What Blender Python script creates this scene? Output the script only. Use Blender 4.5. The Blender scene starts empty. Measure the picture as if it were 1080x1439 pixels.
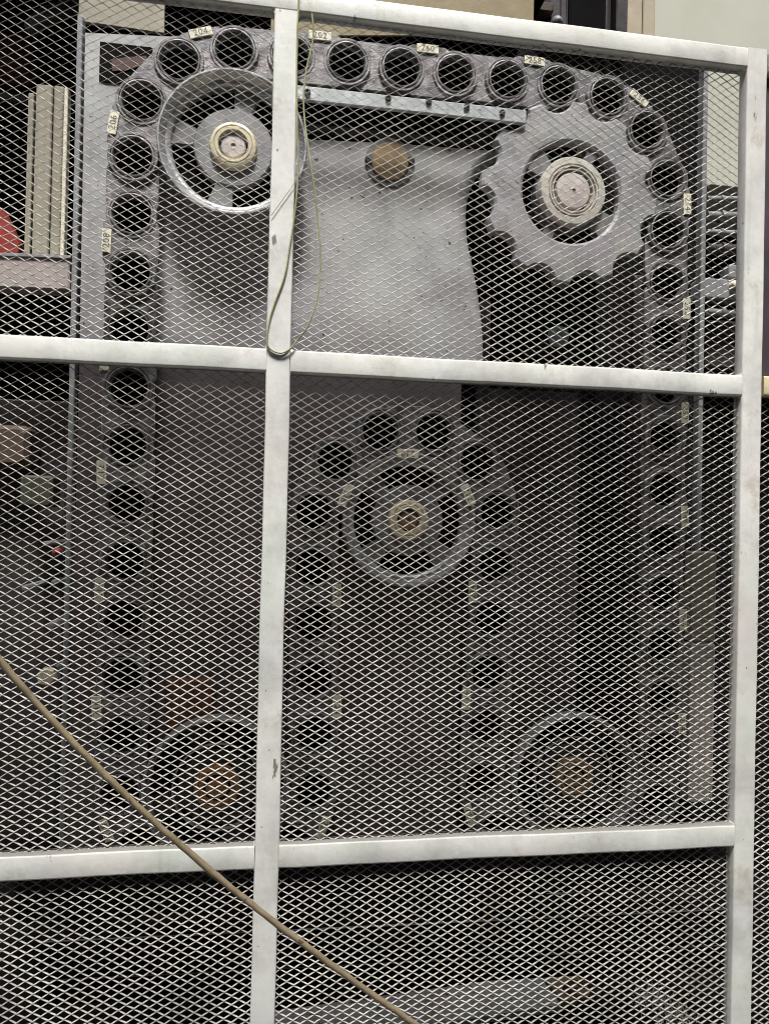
import bpy, bmesh, math, random
import numpy as np
from mathutils import Vector, Matrix
random.seed(7)
rng = np.random.default_rng(7)
R_ = math.radians
scene = bpy.context.scene
col = scene.collection

# ------------------------------------------------------------------ camera
FPX, CX, CY = 1039.0, 540.0, 719.5
YAW, PITCH, ROLL = R_(8.56), R_(0.614), R_(1.277)
CAMP = Vector((0.0, -1.48, 1.45))
_f = Vector((math.sin(YAW) * math.cos(PITCH), math.cos(YAW) * math.cos(PITCH), math.sin(PITCH)))
_r0 = Vector((math.cos(YAW), -math.sin(YAW), 0))
_u0 = _r0.cross(_f)
_r = _r0 * math.cos(ROLL) + _u0 * math.sin(ROLL)
_u = -_r0 * math.sin(ROLL) + _u0 * math.cos(ROLL)
cam = bpy.data.cameras.new("camera")
cam.sensor_fit = 'VERTICAL'
cam.sensor_height = 36.0
cam.lens = FPX / 1439.0 * 36.0
cam.clip_start = 0.02
cam.clip_end = 500
camo = bpy.data.objects.new("camera", cam)
col.objects.link(camo)
camo.matrix_world = Matrix(((_r.x, _u.x, -_f.x, CAMP.x), (_r.y, _u.y, -_f.y, CAMP.y), (_r.z, _u.z, -_f.z, CAMP.z), (0, 0, 0, 1)))
scene.camera = camo

# ------------------------------------------------------------------ sky, sun, exposure
SUN_EL, SUN_AZ = R_(63.5), R_(187)          # azimuth from +Y clockwise; light from high in front and a little left
w = bpy.data.worlds.new("World")
scene.world = w
w.use_nodes = True
nt = w.node_tree
bg = nt.nodes["Background"]
sky = nt.nodes.new("ShaderNodeTexSky")
sky.sky_type = 'NISHITA'
sky.sun_disc = False
sky.sun_elevation = SUN_EL
sky.sun_rotation = SUN_AZ
sky.air_density = 1.0
sky.dust_density = 4.0
sky.ozone_density = 1.0
hs = nt.nodes.new("ShaderNodeHueSaturation")
hs.inputs['Saturation'].default_value = 0.22
nt.links.new(sky.outputs[0], hs.inputs['Color'])
nt.links.new(hs.outputs[0], bg.inputs[0])
bg.inputs[1].default_value = 0.085
sl = bpy.data.lights.new("sun", 'SUN')
sl.energy = 2.0
sl.angle = R_(13)
sl.color = (1.0, 0.98, 0.945)
so = bpy.data.objects.new("sun", sl)
col.objects.link(so)
sd = Vector((math.sin(SUN_AZ) * math.cos(SUN_EL), math.cos(SUN_AZ) * math.cos(SUN_EL), math.sin(SUN_EL)))
so.rotation_euler = (-sd).to_track_quat('-Z', 'Y').to_euler()
so.location = sd * 20
scene.view_settings.view_transform = 'Standard'
scene.view_settings.look = 'None'
scene.view_settings.exposure = 1.57
scene.view_settings.gamma = 1.0
scene.cycles.max_bounces = 8
scene.cycles.filter_width = 1.0
scene.cycles.use_denoising = True


# ------------------------------------------------------------------ helpers
def P(px, py, Y):
    """point on the plane y = Y seen at photo pixel (px, py)"""
    d = _f + (px - CX) / FPX * _r - (py - CY) / FPX * _u
    return CAMP + d * ((Y - CAMP.y) / d.y)


def PF(px, py, z=0.02):
    d = _f + (px - CX) / FPX * _r - (py - CY) / FPX * _u
    return CAMP + d * ((z - CAMP.z) / d.z)


def rgb(v):
    return (v[0], v[1], v[2], 1.0)


def mat(name, c1, c2=None, scale=18.0, rough=0.55, metal=0.0, bump=0.25, bscale=120.0, speck=None, speck_amt=0.0,
        speck_scale=60.0, tint=0.0, spec=0.4, streak=None, streak_amt=0.0, stretch=(1, 1, 1)):
    m = bpy.data.materials.new(name)
    m.use_nodes = True
    n, l = m.node_tree.nodes, m.node_tree.links
    b = n["Principled BSDF"]
    b.inputs['Metallic'].default_value = metal
    b.inputs['Specular IOR Level'].default_value = spec
    geo = n.new("ShaderNodeNewGeometry")
    pos = geo.outputs['Position']
    if stretch != (1, 1, 1):
        mp = n.new("ShaderNodeMapping")
        mp.inputs['Scale'].default_value = stretch
        l.new(pos, mp.inputs[0])
        pos = mp.outputs[0]

    def noise(s, det=6, ro=0.6, p=pos):
        t = n.new("ShaderNodeTexNoise")
        t.inputs['Scale'].default_value = s
        t.inputs['Detail'].default_value = det
        t.inputs['Roughness'].default_value = ro
        l.new(p, t.inputs['Vector'])
        return t

    def ramp(src, a, bb):
        r = n.new("ShaderNodeMapRange")
        r.inputs[1].default_value = a
        r.inputs[2].default_value = bb
        l.new(src, r.inputs[0])
        return r.outputs[0]

    def mix(fac, A, B, mode='MIX'):
        x = n.new("ShaderNodeMix")
        x.data_type = 'RGBA'
        x.blend_type = mode
        if isinstance(fac, float):
            x.inputs[0].default_value = fac
        else:
            l.new(fac, x.inputs[0])
        for k, v in ((6, A), (7, B)):
            if isinstance(v, tuple):
                x.inputs[k].default_value = rgb(v)
            else:
                l.new(v, x.inputs[k])
        return x.outputs[2]

    c2 = c2 or tuple(v * 0.75 for v in c1)
    na = noise(scale)
    c = mix(ramp(na.outputs[0], 0.35, 0.65), c1, c2)
    if tint:
        nb = noise(scale * 0.6, 3)
        c = mix(tint, c, nb.outputs[1], 'OVERLAY')
    if streak:
        mp2 = n.new("ShaderNodeMapping")
        mp2.inputs['Scale'].default_value = (1.0, 1.0, 1.0)
        l.new(geo.outputs['Position'], mp2.inputs[0])
        ns = noise(7.0, 9, 0.72, mp2.outputs[0])
        c = mix(ramp(ns.outputs[0], 0.62 - streak_amt, 0.86 - streak_amt), c, streak)
    if speck:
        nc = noise(speck_scale, 3, 0.5)
        c = mix(ramp(nc.outputs[0], 0.72 - speck_amt, 0.75 - speck_amt), c, speck)
    l.new(c, b.inputs['Base Color'])
    nr = noise(scale * 2.3, 4)
    rr = n.new("ShaderNodeMapRange")
    rr.inputs[1].default_value = 0.3
    rr.inputs[2].default_value = 0.7
    rr.inputs[3].default_value = max(0.05, rough - 0.13)
    rr.inputs[4].default_value = min(1.0, rough + 0.13)
    l.new(nr.outputs[0], rr.inputs[0])
    l.new(rr.outputs[0], b.inputs['Roughness'])
    if bump:
        nb2 = noise(bscale, 5)
        bp = n.new("ShaderNodeBump")
        bp.inputs['Strength'].default_value = bump
        bp.inputs['Distance'].default_value = 0.002
        l.new(nb2.outputs[0], bp.inputs['Height'])
        l.new(bp.outputs[0], b.inputs['Normal'])
    return m


M = {}
def gate_paint():
    m = mat('gate_paint', (0.65, 0.645, 0.605), (0.735, 0.735, 0.70), 9, 0.42, 0, 0.3, 70, tint=0.10)
    n, l = m.node_tree.nodes, m.node_tree.links
    b = n["Principled BSDF"]
    src = b.inputs['Base Color'].links[0].from_socket
    geo = [x for x in n if x.bl_idname == 'ShaderNodeNewGeometry'][0]

    def layer(src, scale, stretch, lo, hi, colr, amt, det=6, ro=0.65, gate=None):
        mp = n.new("ShaderNodeMapping")
        mp.inputs['Scale'].default_value = stretch
        l.new(geo.outputs['Position'], mp.inputs[0])
        t = n.new("ShaderNodeTexNoise")
        t.inputs['Scale'].default_value = scale
        t.inputs['Detail'].default_value = det
        t.inputs['Roughness'].default_value = ro
        l.new(mp.outputs[0], t.inputs['Vector'])
        r = n.new("ShaderNodeMapRange")
        r.inputs[1].default_value = lo
        r.inputs[2].default_value = hi
        r.inputs[4].default_value = amt
        l.new(t.outputs[0], r.inputs[0])
        x = n.new("ShaderNodeMix")
        x.data_type = 'RGBA'
        l.new(r.outputs[0], x.inputs[0])
        l.new(src, x.inputs[6])
        x.inputs[7].default_value = rgb(colr)
        return x.outputs[2]
    src = layer(src, 3.0, (1, 1, 1), 0.47, 0.64, (0.38, 0.38, 0.36), 0.72, 9, 0.72)      # grey wear
    src = layer(src, 2.2, (1, 1, 1), 0.52, 0.66, (0.62, 0.53, 0.52), 0.6)              # pinkish cast
    src = layer(src, 2.7, (1.3, 1, 1), 0.52, 0.66, (0.53, 0.59, 0.51), 0.5)            # greenish cast
    src = layer(src, 14, (1, 1, 0.08), 0.60, 0.72, (0.42, 0.41, 0.38), 0.5, 4)         # runs and scuffs along the tubes
    src = layer(src, 14, (0.08, 1, 1), 0.60, 0.72, (0.42, 0.41, 0.38), 0.5, 4)
    src = layer(src, 26, (1, 1, 0.35), 0.665, 0.70, (0.16, 0.13, 0.11), 0.9, 4, 0.6)    # chips
    src = layer(src, 60, (1, 1, 1), 0.74, 0.76, (0.12, 0.10, 0.09), 0.9, 2, 0.5)       # specks
    src = layer(src, 8, (1, 1, 1), 0.57, 0.72, (0.37, 0.29, 0.19), 0.65, 8, 0.75)       # rust bloom
    # upward faces of the tubes are darker
    sx = n.new("ShaderNodeSeparateXYZ")
    l.new(geo.outputs['Normal'], sx.inputs[0])
    r = n.new("ShaderNodeMapRange")
    r.inputs[1].default_value = 0.45
    r.inputs[2].default_value = 0.9
    r.inputs[4].default_value = 0.85
    l.new(sx.outputs[2], r.inputs[0])
    x = n.new("ShaderNodeMix")
    x.data_type = 'RGBA'
    l.new(r.outputs[0], x.inputs[0])
    l.new(src, x.inputs[6])
    x.inputs[7].default_value = (0.15, 0.14, 0.125, 1)
    l.new(x.outputs[2], b.inputs['Base Color'])
    return m


M['gate'] = gate_paint()
M['strand'] = mat('mesh_paint', (0.47, 0.45, 0.41), (0.29, 0.272, 0.245), 9, 0.5, 0, 0.0, tint=0.08)
M['rail_old'] = mat('yellowed_paint', (0.55, 0.47, 0.24), (0.62, 0.58, 0.42), 40, 0.55, 0, 0.3, 90, (0.2, 0.11, 0.04), 0.05, 70)
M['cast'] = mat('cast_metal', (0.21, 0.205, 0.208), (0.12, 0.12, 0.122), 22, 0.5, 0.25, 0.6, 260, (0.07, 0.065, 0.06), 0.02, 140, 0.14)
M['sprocket'] = mat('pale_sprocket_metal', (0.32, 0.312, 0.315), (0.20, 0.196, 0.20), 20, 0.45, 0.2, 0.8, 200, (0.08, 0.075, 0.07), 0.06, 140, 0.14, streak=(0.13, 0.125, 0.12), streak_amt=0.07)
M['link'] = mat('link_steel', (0.25, 0.238, 0.242), (0.07, 0.064, 0.066), 38, 0.42, 0.45, 0.7, 240, (0.06, 0.055, 0.05), 0.06, 120, 0.16)
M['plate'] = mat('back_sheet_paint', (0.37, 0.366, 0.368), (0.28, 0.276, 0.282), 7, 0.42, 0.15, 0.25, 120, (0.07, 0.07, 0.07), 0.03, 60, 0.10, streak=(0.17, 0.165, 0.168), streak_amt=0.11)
M['shadeplate'] = mat('shade_grey_sheet', (0.090, 0.073, 0.077), (0.058, 0.049, 0.049), 6, 0.6, 0.0, 0.2, 120, (0.06, 0.06, 0.06), -0.01, 70, 0.12)  # darker copy of the back sheet, shade put into its colour
M['rim'] = mat('worn_rim_steel', (0.42, 0.42, 0.41), (0.24, 0.24, 0.25), 35, 0.36, 0.5, 0.5, 220, (0.1, 0.1, 0.1), 0.03, 120, 0.12)
M['guide'] = mat('guide_steel', (0.46, 0.48, 0.49), (0.36, 0.37, 0.38), 25, 0.38, 0.3, 0.4, 200, (0.12, 0.12, 0.12), 0.02, 120, 0.1)
M['black'] = mat('black_socket', (0.010, 0.009, 0.010), (0.006, 0.006, 0.006), 20, 0.85, 0, 0.2, spec=0.1)
M['void'] = mat('void_black', (0.009, 0.0075, 0.008), (0.005, 0.005, 0.0055), 5, 0.9, 0, 0.2, spec=0.03)  # near black; also stands in for deep shade on several sheets
M['hub'] = mat('cream_grease_metal', (0.64, 0.57, 0.40), (0.46, 0.39, 0.26), 40, 0.45, 0.15, 0.5, 200, (0.2, 0.15, 0.09), 0.03, 120, 0.12)
M['cap'] = mat('pinkish_cap_steel', (0.48, 0.43, 0.40), (0.36, 0.32, 0.30), 40, 0.5, 0.2, 0.6, 260, (0.2, 0.17, 0.14), 0.03, 140, 0.12)
M['greyhub'] = mat('grey_cream_hub', (0.50, 0.47, 0.41), (0.36, 0.335, 0.29), 40, 0.45, 0.15, 0.5, 200, (0.2, 0.17, 0.12), 0.04, 120, 0.14)
M['rust'] = mat('dim_rust', (0.13, 0.048, 0.022), (0.06, 0.028, 0.018), 30, 0.75, 0.0, 0.6, 220, (0.03, 0.02, 0.015), 0.06, 90)
M['rusthub'] = mat('rusty_hub', (0.20, 0.095, 0.04), (0.27, 0.14, 0.055), 45, 0.6, 0.1, 0.6, 220, (0.10, 0.05, 0.02), 0.05, 120)
M['brownhub'] = mat('brown_hub', (0.20, 0.16, 0.085), (0.22, 0.11, 0.06), 45, 0.55, 0.1, 0.6, 220, (0.10, 0.07, 0.03), 0.05, 120)
M['bronze'] = mat('bronze_disc', (0.23, 0.16, 0.075), (0.15, 0.10, 0.05), 40, 0.5, 0.3, 0.4, 220, (0.07, 0.05, 0.03), 0.04, 120)
M['tag'] = mat('tag_cream', (0.72, 0.685, 0.54), (0.55, 0.515, 0.39), 70, 0.5, 0, 0.2, 300)
M['ink'] = mat('tag_ink', (0.07, 0.065, 0.05), (0.12, 0.11, 0.09), 100, 0.6, 0, 0.0)
M['bolt'] = mat('oily_bolt', (0.05, 0.05, 0.05), (0.10, 0.10, 0.10), 90, 0.35, 0.6, 0.2, 300)
M['beige'] = mat('beige_enamel', (0.29, 0.27, 0.20), (0.23, 0.21, 0.155), 12, 0.5, 0, 0.2, 120, (0.2, 0.15, 0.1), -0.01, 80, 0.08)
M['mauve'] = mat('mauve_primer', (0.36, 0.31, 0.29), (0.28, 0.24, 0.23), 18, 0.6, 0, 0.3, 150, (0.1, 0.08, 0.07), 0.0, 90, 0.1)
M['tan'] = mat('stained_tan_enamel', (0.20, 0.155, 0.075), (0.25, 0.205, 0.115), 14, 0.55, 0, 0.3, 120, (0.12, 0.075, 0.03), 0.05, 110, 0.05)
M['palegreen'] = mat('pale_green_enamel', (0.41, 0.41, 0.335), (0.45, 0.45, 0.38), 4, 0.5, 0, 0.12, 90, (0.15, 0.13, 0.1), -0.055, 60)
M['cream'] = mat('cream_frame_enamel', (0.40, 0.345, 0.25), (0.34, 0.29, 0.215), 14, 0.5, 0, 0.2, 120, (0.22, 0.10, 0.04), 0.035, 60)
M['red'] = mat('red_enamel', (0.27, 0.03, 0.022), (0.17, 0.03, 0.02), 14, 0.45, 0, 0.2, 120, (0.1, 0.02, 0.02), 0.0, 90)
M['maroon'] = mat('maroon_primer', (0.06, 0.012, 0.009), (0.04, 0.016, 0.008), 14, 0.6, 0, 0.3, 120)
M['teal'] = mat('dark_teal_hose', (0.02, 0.05, 0.05), (0.03, 0.04, 0.04), 14, 0.4, 0, 0.3, 120)
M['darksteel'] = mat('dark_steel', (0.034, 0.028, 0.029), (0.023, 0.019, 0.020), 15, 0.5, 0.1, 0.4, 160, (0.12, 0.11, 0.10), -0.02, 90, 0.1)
M['midsteel'] = mat('mid_steel', (0.17, 0.165, 0.17), (0.12, 0.115, 0.12), 15, 0.5, 0.1, 0.4, 160, (0.05, 0.05, 0.05), 0.02, 90, 0.12)
M['dimsteel'] = mat('dim_steel', (0.036, 0.028, 0.031), (0.026, 0.021, 0.023), 10, 0.6, 0, 0.3, 120)
M['strip'] = mat('edge_strip_steel', (0.25, 0.25, 0.26), (0.18, 0.18, 0.19), 15, 0.5, 0.2, 0.4, 160, (0.06, 0.06, 0.06), 0.02, 90, 0.1)
M['purple'] = mat('dark_plum_sheet', (0.07, 0.05, 0.06), (0.05, 0.04, 0.045), 8, 0.45, 0, 0.15, 100)
M['olive'] = mat('olive_primer', (0.035, 0.040, 0.022), (0.028, 0.028, 0.018), 12, 0.6, 0, 0.3, 120)
M['brown'] = mat('brown_wood', (0.060, 0.038, 0.024), (0.040, 0.024, 0.016), 12, 0.7, 0, 0.3, 120)
M['cable'] = mat('tan_cable_sheath', (0.25, 0.20, 0.13), (0.17, 0.135, 0.08), 30, 0.42, 0, 0.15, 180, (0.10, 0.07, 0.045), 0.05, 70, 0.06, streak=(0.12, 0.10, 0.06), streak_amt=0.1)
M['wire'] = mat('green_yellow_wire', (0.36, 0.35, 0.18), (0.24, 0.25, 0.13), 30, 0.4, 0, 0.0, tint=0.05)
M['concrete'] = mat('grey_concrete', (0.085, 0.083, 0.078), (0.06, 0.058, 0.054), 5, 0.85, 0, 0.5, 60, (0.12, 0.115, 0.10), 0.02, 45, 0.05)
M['board'] = mat('pale_board', (0.50, 0.48, 0.465), (0.36, 0.345, 0.33), 14, 0.7, 0, 0.3, 120, (0.12, 0.11, 0.10), 0.08, 60, 0.10, streak=(0.20, 0.17, 0.12), streak_amt=0.1)
M['lint'] = mat('pale_lint', (0.50, 0.46, 0.46), (0.40, 0.36, 0.37), 40, 0.9, 0, 0.0)
M['pipe'] = mat('grey_pipe_paint', (0.22, 0.225, 0.22), (0.15, 0.155, 0.15), 16, 0.45, 0.2, 0.3, 150, (0.05, 0.05, 0.05), 0.03, 80, 0.1)
M['blocker'] = mat('blocker_grey', (0.06, 0.058, 0.054), (0.05, 0.047, 0.043), 3, 0.9, 0, 0.3, 40)
M['pane'] = mat('dark_window_glass', (0.02, 0.022, 0.025), (0.02, 0.02, 0.02), 3, 0.15, 0, 0.0)
M['capblue'] = mat('blue_grey_cap', (0.30, 0.36, 0.42), (0.22, 0.27, 0.32), 40, 0.4, 0.2, 0.2, 150)


class MB:
    """collects shapes into one mesh"""

    def __init__(s):
        s.v, s.f, s.mi = [], [], []
        s.cur = 0

    def face(s, idx):
        s.f.append(tuple(idx))
        s.mi.append(s.cur)

    def ring(s, pts):
        a = len(s.v)
        s.v += [tuple(p) for p in pts]
        return list(range(a, a + len(pts)))

    def bridge(s, A, B, closed=True):
        n = len(A)
        for i in range(n if closed else n - 1):
            j = (i + 1) % n
            s.face((A[i], A[j], B[j], B[i]))

    def box(s, c, size, bev=0.0, rot=0.0):
        """box about c, size (x,y,z), chamfered front/back edges, rotated about y"""
        hx, hy, hz = size[0] / 2, size[1] / 2, size[2] / 2
        b = min(bev, hx * .6, hz * .6, hy * .6)
        ca, sa = math.cos(rot), math.sin(rot)

        def q(x, y, z):
            return (c[0] + x * ca + z * sa, c[1] + y, c[2] - x * sa + z * ca)
        sec = [(-hy, b), (-hy + b, 0), (hy - b, 0), (hy, b)] if b > 0 else [(-hy, 0), (hy, 0)]
        rings = []
        for y, i in sec:
            X, Z = hx - i, hz - i
            if b > 0:
                k = b
                pts = [(-X + k, -Z), (X - k, -Z), (X, -Z + k), (X, Z - k), (X - k, Z), (-X + k, Z), (-X, Z - k), (-X, -Z + k)]
            else:
                pts = [(-X, -Z), (X, -Z), (X, Z), (-X, Z)]
            rings.append(s.ring([q(x, y, z) for x, z in pts]))
        for a, bb in zip(rings, rings[1:]):
            s.bridge(a, bb)
        s.face(rings[0])
        s.face(rings[-1][::-1])

    def bar(s, a, b, w, d, bev=0.002):
        """rectangular bar between two points in an xz plane, w in the plane, d along y"""
        a, b = Vector(a), Vector(b)
        v = b - a
        rot = -math.atan2(v.z, v.x)
        s.box((a + b) / 2, (Vector((v.x, 0, v.z)).length, d, w), bev, rot)

    def prism(s, pts, y0, y1, bev=0.0):
        """polygon given as (x, z), extruded from y0 (front) to y1"""
        if bev:
            n = len(pts)
            c = Vector((sum(p[0] for p in pts) / n, sum(p[1] for p in pts) / n))
            ins = []
            for p in pts:
                d = c - Vector((p[0], p[1]))
                ins.append(Vector((p[0], p[1])) + d.normalized() * bev)
            A0 = s.ring([(p.x, y0, p.y) for p in ins])
            A = s.ring([(p[0], y0 + bev, p[1]) for p in pts])
            s.bridge(A0, A)
        else:
            A0 = A = s.ring([(p[0], y0, p[1]) for p in pts])
        B = s.ring([(p[0], y1, p[1]) for p in pts])
        s.bridge(A, B)
        s.face(A0)
        s.face(B[::-1])

    def lathe(s, prof, n=48, c=(0, 0, 0), caps=True):
        """profile of (r, y) about the y axis"""
        rs = []
        for r, y in prof:
            r = max(r, 1e-4)
            rs.append(s.ring([(c[0] + r * math.cos(2 * math.pi * i / n), c[1] + y, c[2] + r * math.sin(2 * math.pi * i / n)) for i in range(n)]))
        for a, b in zip(rs, rs[1:]):
            s.bridge(a, b)
        if caps:
            s.face(rs[0])
            s.face(rs[-1][::-1])

    def polar(s, ro, ri, y0, y1, n=96, ch=0.002):
        """plate with outline ro(t) and hole ri(t)"""
        T = [2 * math.pi * i / n for i in range(n)]

        def rr(fn, d, y):
            return s.ring([((fn(t) + d) * math.cos(t), y, (fn(t) + d) * math.sin(t)) for t in T])
        seq = [rr(ri, 0, y1), rr(ri, 0, y0 + ch), rr(ri, ch, y0), rr(ro, -ch, y0), rr(ro, 0, y0 + ch), rr(ro, 0, y1)]
        for a, b in zip(seq, seq[1:]):
            s.bridge(a, b)
        s.bridge(seq[-1], seq[0])

    def sector(s, r1, r2, a0, a1, y0, y1, n=8):
        T = [a0 + (a1 - a0) * i / n for i in range(n + 1)]
        pts = [(r2 * math.cos(t), r2 * math.sin(t)) for t in T] + [(r1 * math.cos(t), r1 * math.sin(t)) for t in reversed(T)]
        A = s.ring([(x, y0, z) for x, z in pts])
        B = s.ring([(x, y1, z) for x, z in pts])
        s.bridge(A, B)
        m = 2 * n + 1
        for i in range(n):
            s.face((A[i], A[i + 1], A[m - i - 1], A[m - i]))
            s.face((B[i + 1], B[i], B[m - i], B[m - i - 1]))

    def tube(s, pts, r, n=8, cap=True):
        pts = [Vector(p) for p in pts]
        rs = []
        up = Vector((0.123, 0.9, 0.31)).normalized()
        for i, p in enumerate(pts):
            t = (pts[min(i + 1, len(pts) - 1)] - pts[max(i - 1, 0)]).normalized()
            x = t.cross(up).normalized()
            y = x.cross(t).normalized()
            up = y
            rr = r(i / (len(pts) - 1)) if callable(r) else r
            rs.append(s.ring([p + (x * math.cos(2 * math.pi * k / n) + y * math.sin(2 * math.pi * k / n)) * rr for k in range(n)]))
        for a, b in zip(rs, rs[1:]):
            s.bridge(a, b)
        if cap:
            s.face(rs[0])
            s.face(rs[-1][::-1])

    def build(s, name, m, parent=None, smooth=None, loc=(0, 0, 0)):
        me = bpy.data.meshes.new(name)
        me.from_pydata(s.v, [], s.f)
        ms = m if isinstance(m, (list, tuple)) else [m]
        for x in ms:
            me.materials.append(x)
        if len(ms) > 1:
            me.polygons.foreach_set('material_index', s.mi)
        bm = bmesh.new()
        bm.from_mesh(me)
        bmesh.ops.recalc_face_normals(bm, faces=bm.faces)
        bm.to_mesh(me)
        bm.free()
        if smooth:
            me.shade_smooth()
            me.set_sharp_from_angle(angle=R_(smooth))
        me.update()
        o = bpy.data.objects.new(name, me)
        col.objects.link(o)
        o.location = loc
        if parent:
            o.parent = parent
        return o


def empty(name, loc=(0, 0, 0)):
    o = bpy.data.objects.new(name, None)
    o.empty_display_size = 0.05
    o.location = loc
    col.objects.link(o)
    return o


def tag(o, label=None, cat=None, group=None, kind=None):
    if label:
        o['label'] = label
    if cat:
        o['category'] = cat
    if group:
        o['group'] = group
    if kind:
        o['kind'] = kind
    return o


def dup(o, parent=None):
    c = o.copy()
    col.objects.link(c)
    c.parent = parent
    for ch in list(o.children):
        dup(ch, c)
    return c


def pxpoly(pts, Y):
    return [(lambda q: (q.x, q.z))(P(x, y, Y)) for x, y in pts]


def pxbox(mb, x0, y0, x1, y1, Y, depth, bev=0.003):
    """box whose front face at plane Y covers about the photo rectangle"""
    a, b = P((x0 + x1) / 2, y0, Y), P((x0 + x1) / 2, y1, Y)
    l, r = P(x0, (y0 + y1) / 2, Y), P(x1, (y0 + y1) / 2, Y)
    c = P((x0 + x1) / 2, (y0 + y1) / 2, Y)
    mb.box((c.x, Y + depth / 2, c.z), (r.x - l.x, depth, a.z - b.z), bev)


def spline(pts, n=12):
    pts = [Vector(p) for p in pts]
    out = []
    for i in range(len(pts) - 1):
        p0, p1, p2, p3 = pts[max(i - 1, 0)], pts[i], pts[i + 1], pts[min(i + 2, len(pts) - 1)]
        for k in range(n):
            t = k / n
            out.append(0.5 * ((2 * p1) + (p2 - p0) * t + (2 * p0 - 5 * p1 + 4 * p2 - p3) * t * t + (3 * p1 - p0 - 3 * p2 + p3) * t ** 3))
    out.append(pts[-1])
    return out


# ------------------------------------------------------------------ ground
mb = MB()
mb.face(mb.ring([(-60, -60, 0), (60, -60, 0), (60, 60, 0), (-60, 60, 0)]))
g = mb.build('ground', M['concrete'])
tag(g, kind='structure')

# ------------------------------------------------------------------ sky blocker added behind the camera, out of view
FY, FH = -5.2, 9.9
fac = tag(empty('sky_blocker', (0, FY, 0)), 'unseen building block added behind the camera to cut off low sky light', 'sky blocker')
mb = MB()
for i in range(6):
    x = -15 + 6 * i
    mb.box((x, -0.2, FH / 2), (4.4, 0.4, FH), 0)
    for z0, z1 in ((0, 1.0), (2.6, 4.2), (5.8, FH - 0.003)):
        mb.box((x + 3.0, -0.201, (z0 + z1) / 2), (1.598, 0.39, z1 - z0), 0)   # spandrels between the windows
mb.build('wall', M['blocker'], fac)
for i in range(6):
    for z in (1.8, 5.0):
        mb = MB()
        mb.box((-12 + 6 * i, -0.25, z), (1.6, 0.04, 1.6), 0)
        mb.build('window', M['pane'], fac)

# ------------------------------------------------------------------ gate
ZO = 1.45
XM0, XM1, XR0, XR1 = -0.0204, 0.0274, 1.0066, 1.0545
XL0, XL1 = -1.024, -0.976
ZT0, ZT1 = ZO + 1.0123, ZO + 1.0565
ZM0, ZM1 = ZO + 0.2889, ZO + 0.3347
ZL0, ZL1 = ZO - 0.6934, ZO - 0.6463
ZB0, ZB1 = 0.06, 0.107
DEP = 0.032
MESHY = 0.019


def rbar(x0, x1, z0, z1, name, parent, y0=0.0, m='gate', r=0.004, horizontal=False, d=DEP):
    """rounded rectangular tube with slightly uneven faces"""
    mb = MB()
    L = (x1 - x0) if horizontal else (z1 - z0)
    W = (z1 - z0) if horizontal else (x1 - x0)
    n = max(2, int(L / 0.04))
    prof = []
    for cx, cy, a0 in ((W - r, r, -90), (W - r, d - r, 0), (r, d - r, 90), (r, r, 180)):
        for k in range(4):
            a = R_(a0 + 30 * k)
            prof.append((cx + r * math.cos(a), cy + r * math.sin(a)))
    rings = []
    sx, sy = rng.uniform(0, 9), rng.uniform(0, 9)
    for i in range(n + 1):
        t = i / n * L
        o = 0.0006 * math.sin(t * 9 + sx) + 0.0004 * math.sin(t * 23 + sy)
        e = 1 if 0 < i < n else 0
        if horizontal:
            rings.append(mb.ring([(x0 + t, y0 + q + e * o * .5, z0 + p + e * o) for p, q in prof]))
        else:
            rings.append(mb.ring([(x0 + p + e * o, y0 + q + e * o * .5, z0 + t) for p, q in prof]))
    for a, b in zip(rings, rings[1:]):
        mb.bridge(a, b)
    mb.face(rings[0])
    mb.face(rings[-1][::-1])
    return mb.build(name, M[m], parent, 40)


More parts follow.
